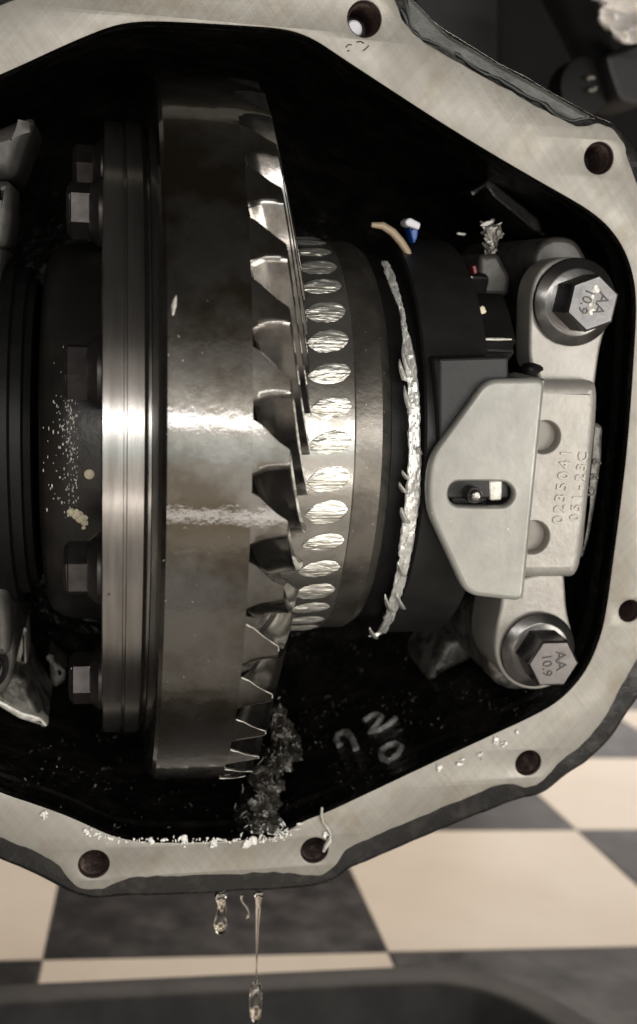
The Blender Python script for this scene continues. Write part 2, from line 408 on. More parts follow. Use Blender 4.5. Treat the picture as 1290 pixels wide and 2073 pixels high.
# ================================================================== axle housing
YF = -0.050
inner = [(0, 152), (60, 125), (120, 97), (180, 71), (225, 54), (262, 46), (310, 43), (400, 47), (500, 53), (560, 57), (600, 65), (640, 82), (690, 116), (800, 188), (900, 253),
         (1000, 314), (1100, 372), (1150, 400), (1195, 427), (1232, 458), (1262, 500), (1281, 550), (1289, 610), (1285, 700), (1272, 890), (1257, 1020),
         (1241, 1140), (1226, 1250), (1212, 1302), (1190, 1352), (1160, 1393), (1120, 1428), (1060, 1459), (1000, 1486), (850, 1556), (700, 1627),
         (655, 1647), (615, 1662), (590, 1678), (565, 1693), (530, 1699), (440, 1704), (370, 1706), (300, 1706), (250, 1699), (210, 1686), (150, 1657), (80, 1631),
         (0, 1605), (-100, 1560), (-250, 1480), (-400, 1350), (-480, 1180), (-510, 900), (-500, 640), (-430, 440), (-270, 295), (-120, 205)]
outer = [(690, -70), (760, -62), (793, -25), (803, 5), (813, 36), (832, 64), (862, 87), (900, 110), (1000, 166), (1100, 222), (1150, 248), (1175, 256), (1196, 252), (1218, 249),
         (1242, 259), (1262, 285), (1274, 325), (1290, 372), (1330, 470), (1372, 560), (1380, 660), (1368, 860), (1358, 1060), (1345, 1200), (1330, 1270), (1300, 1320), (1275, 1362),
         (1252, 1402), (1232, 1443), (1200, 1488), (1165, 1520), (1137, 1540), (1119, 1561), (1102, 1580), (1082, 1592), (1062, 1595), (1040, 1588), (1012, 1588), (960, 1610), (880, 1643),
         (800, 1676), (735, 1703), (705, 1718), (692, 1733), (683, 1750), (664, 1767), (640, 1775), (612, 1772), (570, 1766), (480, 1770), (400, 1773), (300, 1775), (252, 1779), (224, 1794), (203, 1801),
         (175, 1802), (152, 1795), (136, 1776), (120, 1755), (98, 1736), (60, 1720), (0, 1698), (-100, 1655), (-320, 1560), (-520, 1400), (-610, 1180), (-640, 900), (-620, 600), (-540, 360), (-340, 190), (-150, 80), (0, 10),
         (160, -60), (400, -80)]
rim = [(700, -110), (790, -90), (832, -40), (845, -5), (862, 25), (905, 62), (1000, 118), (1100, 173), (1160, 207), (1205, 232), (1245, 248), (1285, 285), (1300, 330), (1312, 370), (1360, 470), (1400, 560), (1410, 660), (1400, 860), (1390, 1060), (1375, 1220), (1345, 1330),
       (1300, 1405), (1268, 1448), (1238, 1496), (1200, 1534), (1150, 1566), (1112, 1599), (1084, 1614), (1052, 1618), (1000, 1637), (900, 1679), (800, 1721), (712, 1757), (690, 1775), (660, 1790),
       (620, 1799), (540, 1805), (460, 1808), (400, 1812), (300, 1815), (250, 1816), (205, 1822), (165, 1817), (120, 1797), (60, 1766), (0, 1741), (-100, 1700), (-340, 1600), (-560, 1430), (-660, 1190), (-690, 900), (-670, 590), (-580, 330), (-370, 150), (-170, 40), (0, -30), (160, -100), (400, -115)]
holes = [(738, 38, 33), (1213, 320, 30), (1275, 1237, 23), (1070, 1545, 27), (637, 1722, 28), (190, 1750, 30)]
hp = []
for a, b, r in holes:
    c = onY(a, b, YF); hp.append((c.x, c.z, r*(c-CA).length/F*.97))
def densify(p, d=.0022):
    out = []
    for i in range(len(p)):
        a, b = Vector(p[i]), Vector(p[(i+1) % len(p)]); k = max(1, int((b-a).length/d))
        out += [a+(b-a)*j/k for j in range(k)]
    return out
in2 = densify(chaikin(px2(inner, YF), 2)); out2 = densify(chaikin(px2(outer, YF), 2)); rim2 = chaikin(px2(rim, YF+.004), 2)
# ragged edge: the machined face breaks unevenly into the casting
out2 = [Vector(p)+Vector((noise.noise(Vector((p[0]*260, p[1]*260, 0))), noise.noise(Vector((p[0]*260, p[1]*260, 9)))))*.0006 for p in out2]
rim2 = [Vector(p)+Vector((noise.noise(Vector((p[0]*90, p[1]*90, 0))), noise.noise(Vector((p[0]*90, p[1]*90, 9)))))*.0006 for p in rim2]
base = onY(400, 1812, 0)
hs = Thing('axle_housing', 'cast axle housing with its cover off, pale machined rim round an open oily cavity', 'axle housing', base)
cf_ = hs.part('cover_flange', plate([out2, in2]+[circ(x, z, r, 28) for x, z, r in hp], YF, YF+.0035, .0005, 2, back=False), 'milled', 30)
from mathutils.kdtree import KDTree
kd = KDTree(len(in2))
for i_, q in enumerate(in2): kd.insert((q[0], 0, q[1]), i_)
kd.balance(); cf_.data.materials.append(M['cavity'])
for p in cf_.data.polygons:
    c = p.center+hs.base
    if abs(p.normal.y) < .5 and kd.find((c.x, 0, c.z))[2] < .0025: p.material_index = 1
def loft(loops, flip=False):
    n = len(loops[0]); v = [q for l in loops for q in l]; f = []
    for i in range(len(loops)-1):
        for j in range(n):
            a = i*n+j; b = i*n+(j+1) % n; f.append((a, b, b+n, a+n))
    return v, f
# rough cast rim behind the machined face, sweeping back to a smaller shell
def loop3(p, y, k=1.0, c=(0.03, 0.0)): return [Vector((c[0]+(q[0]-c[0])*k, y, c[1]+(q[1]-c[1])*k)) for q in p]
rv, rf = plate([rim2, offset(clean(in2 if area2(in2) > 0 else in2[::-1]), -.003)]+[circ(x, z, r*1.08, 24) for x, z, r in hp], YF+.0032, YF+.022, .0022, 3, back=False, hb=.05)
hs.part('cast_rim', (rv, rf), 'cast_dark', 40)
shell = loft([loop3(rim2, YF+.0215, .999), loop3(rim2, YF+.03, .97), loop3(rim2, .04, .94), loop3(rim2, .12, .80), loop3(rim2, .16, .55)])
n_ = len(rim2); sf = list(shell[1])+[tuple(range(4*n_, 5*n_))]
hs.part('outer_shell', (shell[0], sf), 'cast_dark', 60)
# cavity wall and back
inl = in2
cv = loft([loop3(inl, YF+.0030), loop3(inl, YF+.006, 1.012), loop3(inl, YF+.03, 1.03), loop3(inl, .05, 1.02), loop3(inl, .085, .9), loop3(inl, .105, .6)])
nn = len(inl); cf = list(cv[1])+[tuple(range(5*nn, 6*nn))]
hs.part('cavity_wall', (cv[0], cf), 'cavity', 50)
# bolt holes with threads
for k, (x, z, r) in enumerate(hp):
    prof = []; y = YF+.0006
    prof.append((r*1.0, y)); prof.append((r*.9, y+.0012)); d = 0
    while d < .018:
        prof += [(r*.97, y+.0016+d), (r*.82, y+.0023+d)]; d += .0014
    v = []; n = 24; f = []
    for rr, yy in prof: v += [Vector((x+rr*math.cos(2*PI*i/n), yy, z+rr*math.sin(2*PI*i/n))) for i in range(n)]
    for i in range(len(prof)-1):
        for j in range(n): f.append((i*n+j, i*n+(j+1) % n, (i+1)*n+(j+1) % n, (i+1)*n+j))
    hs.part('hole_shade', disc((x, YF+.0185, z), NEG_Y, EX, EZ, [(r*.98, -.001), (r*.98, 0)], 20), 'goop', 30)  # black disc puts the shade deep in the hole into colour
    hs.part('bolt_hole', (v, f), 'thread', 20, label='threaded hole with an added white disc for the light showing through' if k == 0 else None)
    if k == 0:
        hs.part('see_through_light', disc((x-.0022, YF+.007, z-.0022), NEG_Y, EX, EZ, [(r*.5, 0), (r*.5, .0015), (r*.4, .002)], 20), 'white', 30)  # white disc put in for the lit background beyond the hole
# black sealer bead squeezed along the upper edge
bead = [(812, 20), (828, 55), (852, 77), (900, 95), (940, 122), (985, 152), (1010, 160), (1050, 186), (1090, 205), (1125, 232), (1155, 246), (1185, 238), (1215, 240)]
pts = []
for (a, b), (c, d) in zip(bead, bead[1:]):
    for t in (0, .33, .66): pts.append((a+(c-a)*t, b+(d-b)*t))
hs.part('sealer_bead', tube([onY(a+random.uniform(-2, 2), b+random.uniform(-2, 2), YF+.0028) for a, b in pts], [random.uniform(.0004, .0011) for _ in pts], 8), 'goop', 60)
# upper painted lip strip between rim and bead
lip = [(815, -30), (850, 5), (905, 64), (1000, 120), (1100, 175), (1160, 210), (1205, 235), (1190, 246), (1165, 247), (1100, 213), (1000, 158), (900, 100), (850, 76), (828, 50)]
hs.part('painted_lip', plate([round_poly(px2(lip, YF+.001), .003)], YF+.0022, YF+.02, .0015, 3), 'paint', 40)
# cast pedestal behind the upper cap bolt, and webs in the cavity
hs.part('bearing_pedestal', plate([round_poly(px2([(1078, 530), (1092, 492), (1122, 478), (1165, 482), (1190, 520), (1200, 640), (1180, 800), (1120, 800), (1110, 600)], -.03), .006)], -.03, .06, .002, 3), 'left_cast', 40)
hs.part('bearing_pedestal', plate([round_poly(px2([(985, 1250), (1140, 1260), (1120, 1390), (1040, 1400), (1000, 1385), (985, 1330)], -.028), .006)], -.028, .06, .002, 3), 'rough_cast', 40)
hs.part('casting_web', plate([round_poly(px2([(905, 1300), (985, 1280), (990, 1330), (960, 1335), (905, 1360), (870, 1382), (866, 1372)], .02), .002)], .02, .06, .003, 3), 'rough_cast', 40)
hs.part('casting_web', plate([round_poly(px2([(952, 395), (990, 360), (1090, 440), (1105, 480), (1085, 470), (1000, 400), (985, 378)], .0), .001)], .0, .03, .001, 2), 'cast_dark', 40)
# handwritten chalk marks on the wall
def wall_strokes():
    b = Buf()
    st = [[(738, 1462), (752, 1452), (766, 1449), (774, 1455), (764, 1471), (752, 1484), (770, 1480), (790, 1468), (802, 1456)],
          [(690, 1512), (682, 1502), (684, 1490), (700, 1484), (712, 1494), (718, 1508), (722, 1520)], [(704, 1484), (712, 1494), (722, 1518)],
          [(775, 1536), (772, 1524), (786, 1512), (804, 1508), (814, 1516), (806, 1532), (790, 1544), (775, 1538)]]
    for s in st:
        pts = []
        for (p, q), (u, w_) in zip(s, s[1:]):
            for t in (0, .5): pts.append((p+(u-p)*t, q+(w_-q)*t))
        pts.append(s[-1])
        P = [hit_wall(*p) for p in pts]
        if any(p is None for p in P): continue
        b.add(tube([p for p in P], .0015, 6))
    return b
from mathutils.bvhtree import BVHTree
bvh = BVHTree.FromPolygons([tuple(v) for v in cv[0]], cf)
def hit_wall(px, py, lift=.0006):
    d = aray(px, py).normalized(); h = bvh.ray_cast(CA, d, 2.0)
    if h[0] is None: return None
    n = h[1] if h[1].dot(d) < 0 else -h[1]
    return h[0]+n*lift
ws = wall_strokes(); hs.part('chalk_mark', (ws.v, ws.f), 'chalk', 60)

# ================================================================== ring gear
RT = 0.130
def xr(px, py, r): return onR(px, py, r).x
xb0 = xr(310, 876, .119); xb1 = xr(319, 876, .1225); xroot = xr(512, 900, RT); xtip = xr(590, 900, RT); rtoe = .085
xtoe = xr(627, 960, rtoe); xtoeroot = xtoe-.0072
rg = Thing('ring_gear', 'large oily ring gear with slanted teeth along its edge', 'gear', (0, 0, 0))
rg.part('gear_blank', lathe([(xb0, .072), (xb0, .1185), (xb0+.0006, .1205), (xb1, .1245), (xb1+.0005, .1262), (xb1+.0012, .1281), (xb1+.0024, .1290), (xb1+.005, .1293), (xroot-.008, .1295), (xroot, .1297), (xroot+.0001, .1285), ((xroot+xtoeroot)/2, (RT+rtoe)/2), (xtoeroot, rtoe+.0005), (xtoeroot-.001, rtoe-.001), (xb0+.01, .072), (xb0, .072)], 220), 'ring', 30)
PX = (DIST-RT)/F                           # metres per photograph pixel at the front of the gear
top_ = [(0, -57), (.10, -53), (.22, -47), (.42, -32), (.70, -12), (.97, 7), (1.0, 10)]
bot_ = [(0, 57), (.10, 54), (.22, 48), (.42, 42.5), (.70, 40), (.97, 39), (1.0, 36)]
NT = 41
def tooth():
    """spiral bevel tooth: heel end lies in the rim's own surface, with a broken edge and a paler bevelled tip"""
    v = []; f = []; mi = []; S = 9; K = 7; n = 2*len(top_); nl = len(top_)
    def pt(a, t, u, dr=0.0, tk=0.0, ak=1.0):
        r = RT-.0003+(rtoe-RT+.0003)*u
        tang = .0335*u+.003*math.sin(PI*u); sp = tang/(.5*(RT+r))
        x = xroot+(xtoeroot-xroot)*u+a*ak*((xtip-xroot)*(1-u)+.0072*u)
        th = (t*PX-math.copysign(tk, t))/RT+sp
        return cyl(x, r-dr, th)
    tipdrop = lambda a: .0016*max(0, a-.5)**1.2
    for k in range(nl):                       # heel grid
        a, t0 = top_[k]; t1 = bot_[k][1]
        for j in range(K):
            t = t0+(t1-t0)*j/(K-1); e = .00035
            if j in (0, K-1): v.append(pt(a, t, 0, tipdrop(a), e, .985))
            else: v.append(pt(a, t, 0, tipdrop(a), 0, .985))
    for k in range(nl-1):
        for j in range(K-1):
            q = k*K+j; f.append((q, q+1, q+K+1, q+K)); mi.append(0)
    rim_i = [k*K for k in range(nl)]+[(nl-1)*K+K-1-0 for _ in ()]+[k*K+K-1 for k in reversed(range(nl))]
    base = len(v); loop = top_+bot_[::-1]
    us = [.006, .03]+[i/(S-1) for i in range(1, S)]
    for u in us:
        for a, t in loop: v.append(pt(a, t, u, tipdrop(a)*max(0, 1-u*9)))
    for j in range(n-1): f.append((rim_i[j], rim_i[j+1], base+j+1, base+j)); mi.append(1)
    for i in range(len(us)-1):
        for j in range(n-1): q = base+i*n+j; f.append((q, q+1, q+1+n, q+n)); mi.append(1)
    f.append(tuple(range(base+(len(us)-1)*n, base+len(us)*n))); mi.append(1)
    for j in range(1, K-1): pass
    return v, f, mi
tv, tf, tmi = tooth(); tme = mesh('tooth', tv, tf, 'ring', 24)
tme.materials.append(M['tooth'])
for p, q in zip(tme.polygons, tmi): p.material_index = q
recalc(tme)
DT = 2*PI/NT
P = [onR(a, b, .1288) for a, b in ((350, 640), (352, 622), (356, 604), (360, 586))]
rg.part('bright_mark', tube(P, [.0004, .0009, .0006, .0002], 6), 'swarf', 60)  # short bright mark, a tapered pale tube
rnb = random.Random(2)
bp_ = [cyl(xroot+a*.985*(xtip-xroot)+rnb.uniform(-.0001, .0001), RT+.0001-.0016*max(0, a-.5)**1.2, t*PX/RT) for a, t in ((0, -57), (.05, -55), (.10, -53), (.16, -50), (.22, -47), (.32, -40), (.42, -32), (.56, -22), (.70, -12), (.84, -2), (.97, 7), (1.0, 12), (1.0, 20))]
bme = mesh('burr_glint', *tube(bp_, [rnb.uniform(.00008, .00028) for _ in bp_], 6), 'swarf', 60); recalc(bme)
th0 = math.asin((925-876.5)/F*(DIST-RT)/RT)-10*PX/RT
for k in range(NT):
    o = bpy.data.objects.new('tooth', tme); COL.objects.link(o); o.parent = rg.o
    o.rotation_euler = (th0+k*DT, 0, 0)
    if 2 <= k <= 7:                            # lower gap burrs, with the edge glint put in as bright tubes
        e = bpy.data.objects.new('burr_glint', bme); COL.objects.link(e); e.parent = o

# ================================================================== differential case
dc = Thing('differential_case', 'turned differential case with a bright flange band, black hub and scalloped drum', 'differential', (0, 0, 0))
fx = [xr(p, 876, .112) for p in (205, 208, 250, 252, 257, 259, 300, 303)]
dc.part('case_flange', lathe([(fx[0], .06), (fx[0], .1112), (fx[1], .112), (fx[2], .112), (fx[3], .1106), (fx[4], .1106), (fx[5], .1123), (fx[6]-.001, .1123), (fx[6], .1112), (fx[7], .109), (xb0+.001, .109), (xb0+.001, .06)], 200), 'turned', 30)
hx = [xr(p, 900, .07) for p in (72, 78, 90, 110, 140, 206)]
dc.part('left_hub', lathe([(hx[0]-.002, .03), (hx[0], .058), (hx[1], .0635), (hx[2], .067), (hx[3], .069), (hx[4], .07), (hx[5]+.002, .0715)], 140), 'hub', 50)
RD = .0755
dx = [xr(p, 900, RD) for p in (560, 718, 722, 726, 775, 795, 808, 820)]
dc.part('scalloped_band', lathe([(dx[0], .06), (dx[0], RD), (dx[1], RD), (dx[2], RD-.0007), (dx[2], .06)], 180), 'band', 30)
dc.part('drum_shoulder', lathe([(dx[2], .06), (dx[2], RD-.0006), (dx[3], RD-.0005), (dx[4], RD-.0004), (dx[5], RD-.0025), (dx[6], RD-.007), (dx[7], RD-.02), (dx[7], .03)], 180), 'drum', 30)
xl, xm = xr(624, 900, RD), xr(712, 900, RD)
def scallop(seed):
    """flat machined pad with streaky torn surface, pointed on one side"""
    v = []; f = []; n = 20; m = 12; rs = random.Random(seed); k1, k2 = rs.uniform(.8, 1.2), rs.uniform(.85, 1.1)
    for i in range(n+1):
        u = -1+2*i/n; half = .0039*(max(0, 1-abs(u)**(2.0 if u < 0 else 3.0)))**.7
        up = half*k2*(1+.12*noise.noise(Vector((u*3, seed, 0)))); dn = half*k1*(1+.12*noise.noise(Vector((u*3, seed, 7))))
        for j in range(m+1):
            s_ = j/m; tz = -up+(up+dn)*s_-.0011*u
            q = -1+2*s_
            rip = .00042*noise.noise(Vector((u*1.4+seed, q*5.5, seed*2.3)))*(1-u**4)
            v.append(cyl((xl+xm)/2+(xm-xl)/2*u, RD+.00015+.00045*(1-q**4)*(1-u**4)+rip*(1-q**6), tz/RD))
    for i in range(n):
        for j in range(m): a = i*(m+1)+j; f.append((a, a+1, a+m+2, a+m+1))
    return v, f
smes = []
for k in range(6):
    q = mesh('scallop', *scallop(k+1), 'facet', 40); recalc(q); smes.append(q)
NS = 41; ts0 = math.asin((826-876.5)/F*(DIST-RD)/RD)
for k in range(NS):
    th = ts0+2*PI*k/NS
    if math.cos(th) < -.1: continue
    o = bpy.data.objects.new('scallop', smes[(k*5) % 6]); COL.objects.link(o); o.parent = dc.o; o.rotation_euler = (th, 0, 0)

# ring gear bolts, heads pointing along -X
RB = .096
def ring_bolt(th):
    c = cyl(fx[0], RB, th); t = Thing('ring_gear_bolt', '', 'bolt', c, group='ring gear bolts')
    u = cyl(0, 1, th); w_ = cyl(0, 1, th+PI/2)
    t.part('washer_flange', disc(c, -EX, u, w_, [(.0108, -.001), (.0108, .0012), (.0102, .002), (.0088, .0035), (.0086, .0042)], 32), 'ringbolt', 30)
    hd = t.part('hex_head', hexprism(c-EX*.004, -EX, u, w_, .0152, .0072, .0016, ph=.35), 'ringbolt', 20)
    rr_ = .0152/math.sqrt(3)-.0008
    hx_ = [c-EX*(.0040+.0061)+(u*math.cos(.35+PI*i/3)+w_*math.sin(.35+PI*i/3))*rr_ for i in range(7)]
    t.part('edge_glint', tube(hx_, .00022, 6), 'bolt', 60, parent=hd)  # highlight along the head's rim, put in as a thin paler tube
    return t.o
names = ['bolt head high up in shadow on the edge of the case flange', 'hex bolt head on the case flange, upper one catching light in the dark', 'hex bolt head on the case flange just above the speckled oil drops',
         'hex bolt head on the case flange just below the cream paint dab', 'lowest hex bolt head on the case flange near the cavity bottom']
proto = None
for k in range(5):
    th = R(-90.5+36*k)
    b = ring_bolt(th); b['label'] = names[k]

# cream dabs and beads of oil on the hub
o = solo('paint_dab', disc(onR(181, 960, .0712), (onR(181, 960, 1)*0+NEG_Y), EX, EZ, [(.0017, -.001), (.0016, .0003), (.0009, .0007)], 16), 'cream', 'round cream paint dab on the black hub', 'paint dab', onR(181, 960, .0712))
bb = Buf()
for q, s in (((145, 1037), 5), ((155, 1040), 6), ((165, 1050), 6), ((171, 1058), 4), ((170, 1068), 2.5)):
    c = onR(q[0], q[1], .0708); bb.add(blob(c, s*.0003, .0007, s*.00026, q[0], .5, 7))
solo('paint_dab', (bb.v, bb.f), 'cream', 'ragged cream paint smear on the black hub above a bolt head', 'paint dab', onR(157, 1045, .0708), smooth=60)
bd = Buf(); rn = random.Random(3)
for _ in range(420):
    px = min(max(rn.gauss(158, 24), 88), 200); py = rn.uniform(800, 1050) if rn.random() < .85 else rn.uniform(700, 1060)
    c = onR(px, py, .0702); s = rn.uniform(.00010, .00030)
    bd.add(blob(c, s*rn.uniform(.7, 1.3), s*.6, s*rn.uniform(.8, 3.0), rn.random()*9, .3, 4))
solo('oil_beads', (bd.v, bd.f), 'swarf', 'spray of tiny bright specks on the black hub', 'specks', onR(158, 930, .0702), smooth=80, kind='stuff')

# ================================================================== torn foil strip
RFo = .0775
fo = Thing('foil_strip', 'torn silver foil strip standing between the drum and the black coil', 'foil', onR(838, 960, RFo))
path = [(778, 530, 10), (790, 560, 13), (800, 590, 11), (812, 625, 7), (818, 660, 6), (824, 700, 14), (831, 740, 18), (836, 790, 16), (838, 830, 18), (838, 880, 17), (839, 940, 20), (836, 1000, 22), (828, 1060, 22), (821, 1110, 20), (815, 1150, 18), (806, 1190, 17), (796, 1225, 16), (786, 1255, 14), (772, 1280, 12), (748, 1290, 8)]
v = []; f = []; m = 7; rows = []
for (a, b, c), (d, e, g) in zip(path, path[1:]):
    for t in (0, .1, .2, .3, .4, .5, .6, .7, .8, .9): rows.append((a+(d-a)*t, b+(e-b)*t, c+(g-c)*t))
rn = random.Random(11)
for i, (px, py, hw) in enumerate(rows):
    el = 1+.35*noise.noise(Vector((i*.33, 1, 0))); er = 1+.1*noise.noise(Vector((i*.5, 5, 0)))
    for j in range(m+1):
        s = -1+2*j/m
        dxp = .66*hw*s*(el if s < 0 else er)
        r = RFo+.0006*noise.noise(Vector((i*.16+s*.9, s*.9, 3)))+.0005*noise.noise(Vector((i*.5+s*2, s*2, 8)))
        v.append(onR(px+dxp, py+2*noise.noise(Vector((i*.4, s*3, 2))), r))
for i in range(len(rows)-1):
    for j in range(m): a = i*(m+1)+j; f.append((a, a+1, a+m+2, a+m+1))
so = fo.part('foil_band', (v, f), 'foil', 9)
sol = so.modifiers.new('thickness', 'SOLIDIFY'); sol.thickness = .0005
fr = Buf()
for px, py, ln in ((812, 745, 20), (818, 720, 24), (822, 800, 22), (808, 1215, 14), (783, 1218, 16), (752, 1280, 10), (815, 1040, 14), (812, 985, 10), (818, 960, 9), (846, 910, 8), (810, 1150, 14)):
    sg = -1 if px < 840 else 1
    P = [onR(px+7-sg*2, py+ln*1.3, RFo+.0005), onR(px+3, py+ln*.5, RFo+.0012), onR(px+sg*1, py-ln*.2, RFo+.0018), onR(px+sg*3, py-ln*.9, RFo+.0016)]
    W = [.0013, .0011, .0007, .0002]; vv = []
    for q, w_ in zip(P, W): vv += [q-EX*w_+EZ*w_*.2, q+NEG_Y*w_*.5, q+EX*w_*.8]
    fr.add((vv, [t for k in range(3) for t in ((3*k, 3*k+1, 3*k+4, 3*k+3), (3*k+1, 3*k+2, 3*k+5, 3*k+4))]))
fp = fo.part('torn_shred', (fr.v, fr.f), 'foil', 12); sol = fp.modifiers.new('thickness', 'SOLIDIFY'); sol.thickness = .0004

# ================================================================== locker coil (black) beside the foil
RC = .0775
lc = Thing('locker_coil', 'black locker coil body with square moulded blocks behind the grey bracket', 'locker coil', (xr(900, 960, RC), 0, -RC))
cx_ = [xr(p, 960, RC) for p in (800, 858, 862, 990, 1010)]
lc.part('coil_body', lathe([(cx_[1], .05), (cx_[1], RC-.001), (cx_[2], RC), (cx_[3], RC), (cx_[4], RC-.008), (cx_[4], .05)], 140), 'blackgrey', 30)
lc.part('inner_ring', lathe([(cx_[0], .05), (cx_[0], RC-.006), (cx_[1]+.001, RC-.006), (cx_[1]+.001, .05)], 120), 'black', 30)
def pblock(name, pts, y0, y1, mat, r=.0012, bev=.0008, thing=lc):
    return thing.part(name, plate([round_poly(px2(pts, y0), r)], y0, y1, bev, 2), mat, 35)
pblock('flat_pad', [(889, 726), (1030, 722), (1032, 1010), (890, 1010)], -.0805, -.055, 'blackgrey')
def sector(name, px0, px1, py0, py1, r, mat='black', inner=.045):
    x0, x1 = onR(px0, (py0+py1)/2, r).x, onR(px1, (py0+py1)/2, r).x
    ang = lambda py: (lambda q: math.atan2(-q.z, -q.y))(onR((px0+px1)/2, py, r))
    t0, t1 = ang(py0), ang(py1); b_ = .0009; n = 14; v = []; f = []
    prof = [(x0, inner), (x0, r-b_), (x0+b_*.3, r-b_*.3), (x0+b_, r), (x1-b_, r), (x1-b_*.3, r-b_*.3), (x1, r-b_), (x1, inner)]
    rows = [(t0-.012, .0009), (t0-.009, .0003), (t0, 0)]+[(t0+(t1-t0)*i/n, 0) for i in range(1, n)]+[(t1, 0), (t1+.009, .0003), (t1+.012, .0009)]
    for t, d in rows: v += [cyl(x, q-d if q > inner else q, t) for x, q in prof]
    m = len(prof)
    for i in range(len(rows)-1):
        for j in range(m-1): a = i*m+j; f.append((a, a+1, a+m+1, a+m))
    f.append(tuple(range(m))); f.append(tuple(range((len(rows)-1)*m, len(rows)*m)))
    return lc.part(name, (v, f), mat, 40)
sector('moulded_ring', 858, 965, 440, 1290, .0655)
sector('raised_tab', 924, 1040, 690, 706, .0735, 'blackgrey')
sector('raised_tab', 932, 1034, 594, 684, .0695)
sector('raised_tab', 866, 914, 596, 716, .0690)
sector('raised_tab', 878, 908, 494, 586, .0685)
sector('raised_tab', 918, 958, 474, 556, .0685)
# edge glints on the blocks, put in as narrow bright tubes
for x0, x1, yy, r in ((917, 957, 560, .0687), (877, 906, 588, .0687), (928, 1036, 686, .0742), (886, 904, 714, .0695), (868, 884, 492, .0680), (925, 943, 473, .0687)):
    P = [onR(x0+(x1-x0)*k/4, yy+1.4*k/4+random.uniform(-.4, .4), r+.0004) for k in range(5)]
    lc.part('block_glint', tube(P, [.0003, .0006, .0005, .0006, .0003], 6), 'swarf', 60)
lc.part('rubber_bung', blob(onY(1075, 748, -.052), .0035, .004, .0022, 3, .4, 8), 'black', 60)
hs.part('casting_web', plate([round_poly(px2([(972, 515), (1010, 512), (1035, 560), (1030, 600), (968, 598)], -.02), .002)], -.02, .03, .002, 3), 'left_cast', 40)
sc2 = Buf(); rn = random.Random(8)
for _ in range(60): flake(onY(996+rn.gauss(0, 9), 478+rn.gauss(0, 13), -.012+rn.uniform(-.002, .002)), rn.uniform(.0008, .002), sc2, rn, flat=NEG_Y)
hs.part('rough_patch', (sc2.v, sc2.f), 'glint', 20)
y = -.054
lc.part('red_seal', plate([round_poly(px2([(956, 538), (964, 536), (968, 552), (960, 556)], y), .0008)], y, y+.004, .0004, 2), 'red', 40)
solo('paint_dab', blob(onR(975, 630, .0698), .0016, .0007, .0017, 4, .3, 8), 'cream', 'small cream paint dab on the black moulded block', 'paint dab', onR(975, 630, .0698), smooth=60)
# wire and plug
wp = [(752, 455), (775, 457), (795, 470), (812, 490), (824, 508), (832, 530), (838, 560)]
solo('tan_wire', tube([onY(a, b, -.03) for a, b in wp], [.0009, .0014, .0015, .0015, .0014, .0014, .0014], 10), 'tan', 'short bent tan wire poking out of the dark cavity', 'wire', onY(838, 560, -.03), smooth=60)
pg = Thing('blue_plug', 'small blue plug with a white tip in the dark cavity', 'plug', onY(840, 500, -.028))
pg.part('plug_body', plate([round_poly(px2([(829, 458), (848, 462), (846, 480), (838, 495), (833, 480)], -.03), .0008)], -.03, -.024, .0006, 2), 'blue', 40)
pg.part('plug_tip', plate([round_poly(px2([(820, 447), (830, 440), (853, 452), (849, 466), (822, 456)], -.032), .0008)], -.032, -.025, .0006, 2), 'white', 40)

# ================================================================== bearing cap
YC = -.047; YP = -.055
bc = Thing('cap_casting', 'grey cast bearing cap with raised part number, bolted beside the bracket', 'bearing cap', onY(1085, 1395, YC))
lug_u = [(1070, 742), (1073, 640), (1074, 600), (1082, 565), (1100, 538), (1130, 522), (1165, 519), (1200, 530), (1228, 560), (1238, 610), (1232, 655), (1218, 690), (1208, 755), (1200, 830), (1095, 830), (1092, 752)]
bc.part('upper_lug', plate([chaikin(px2(lug_u, YC), 2)], YC, -.034, .0012, 3), 'cap', 35)
lug_l = [(1018, 1180), (1142, 1150), (1145, 1190), (1148, 1240), (1162, 1290), (1162, 1335), (1145, 1372), (1110, 1394), (1070, 1398), (1032, 1383), (1008, 1350), (1000, 1310), (1006, 1262), (1014, 1230)]
bc.part('lower_lug', plate([chaikin(px2(lug_l, YC), 2)], YC, -.02, .0012, 3), 'cap', 35)
c1, c2 = onY(1103, 885, YP), onY(1080, 1088, YP)
pad = px2([(1040, 772), (1212, 772), (1216, 800), (1214, 850), (1205, 940), (1192, 1060), (1180, 1150), (1168, 1172), (1010, 1172), (1000, 1100)], YP)
rr1 = 30*(c1-CA).length/F; rr2 = 31*(c2-CA).length/F
bc.part('cap_body', plate([round_poly(pad, .004, 5), circ(c1.x, c1.z, rr1, 32), circ(c2.x, c2.z, rr2, 32)], YP, -.02, .0045, 5, hb=.2), 'cap', 40)
for c, r in ((c1, rr1), (c2, rr2)):
    bc.part('round_recess', disc((c.x, YP+.004, c.z), NEG_Y, EX, EZ, [(r+.004, -.001), (r+.004, 0)], 32), 'cap_dark', 30)
side = px2([(1195, 850), (1222, 862), (1219, 930), (1208, 1010), (1196, 1080), (1182, 1130), (1170, 1130)], YP+.008)
bc.part('side_rib', plate([round_poly(side, .002)], YP+.008, -.02, .0015, 3), 'rough_cast', 40)
d1 = (onY(1163, 915, YP)-onY(1128, 1070, YP)).normalized(); d2 = Vector((-d1.z, 0, d1.x))
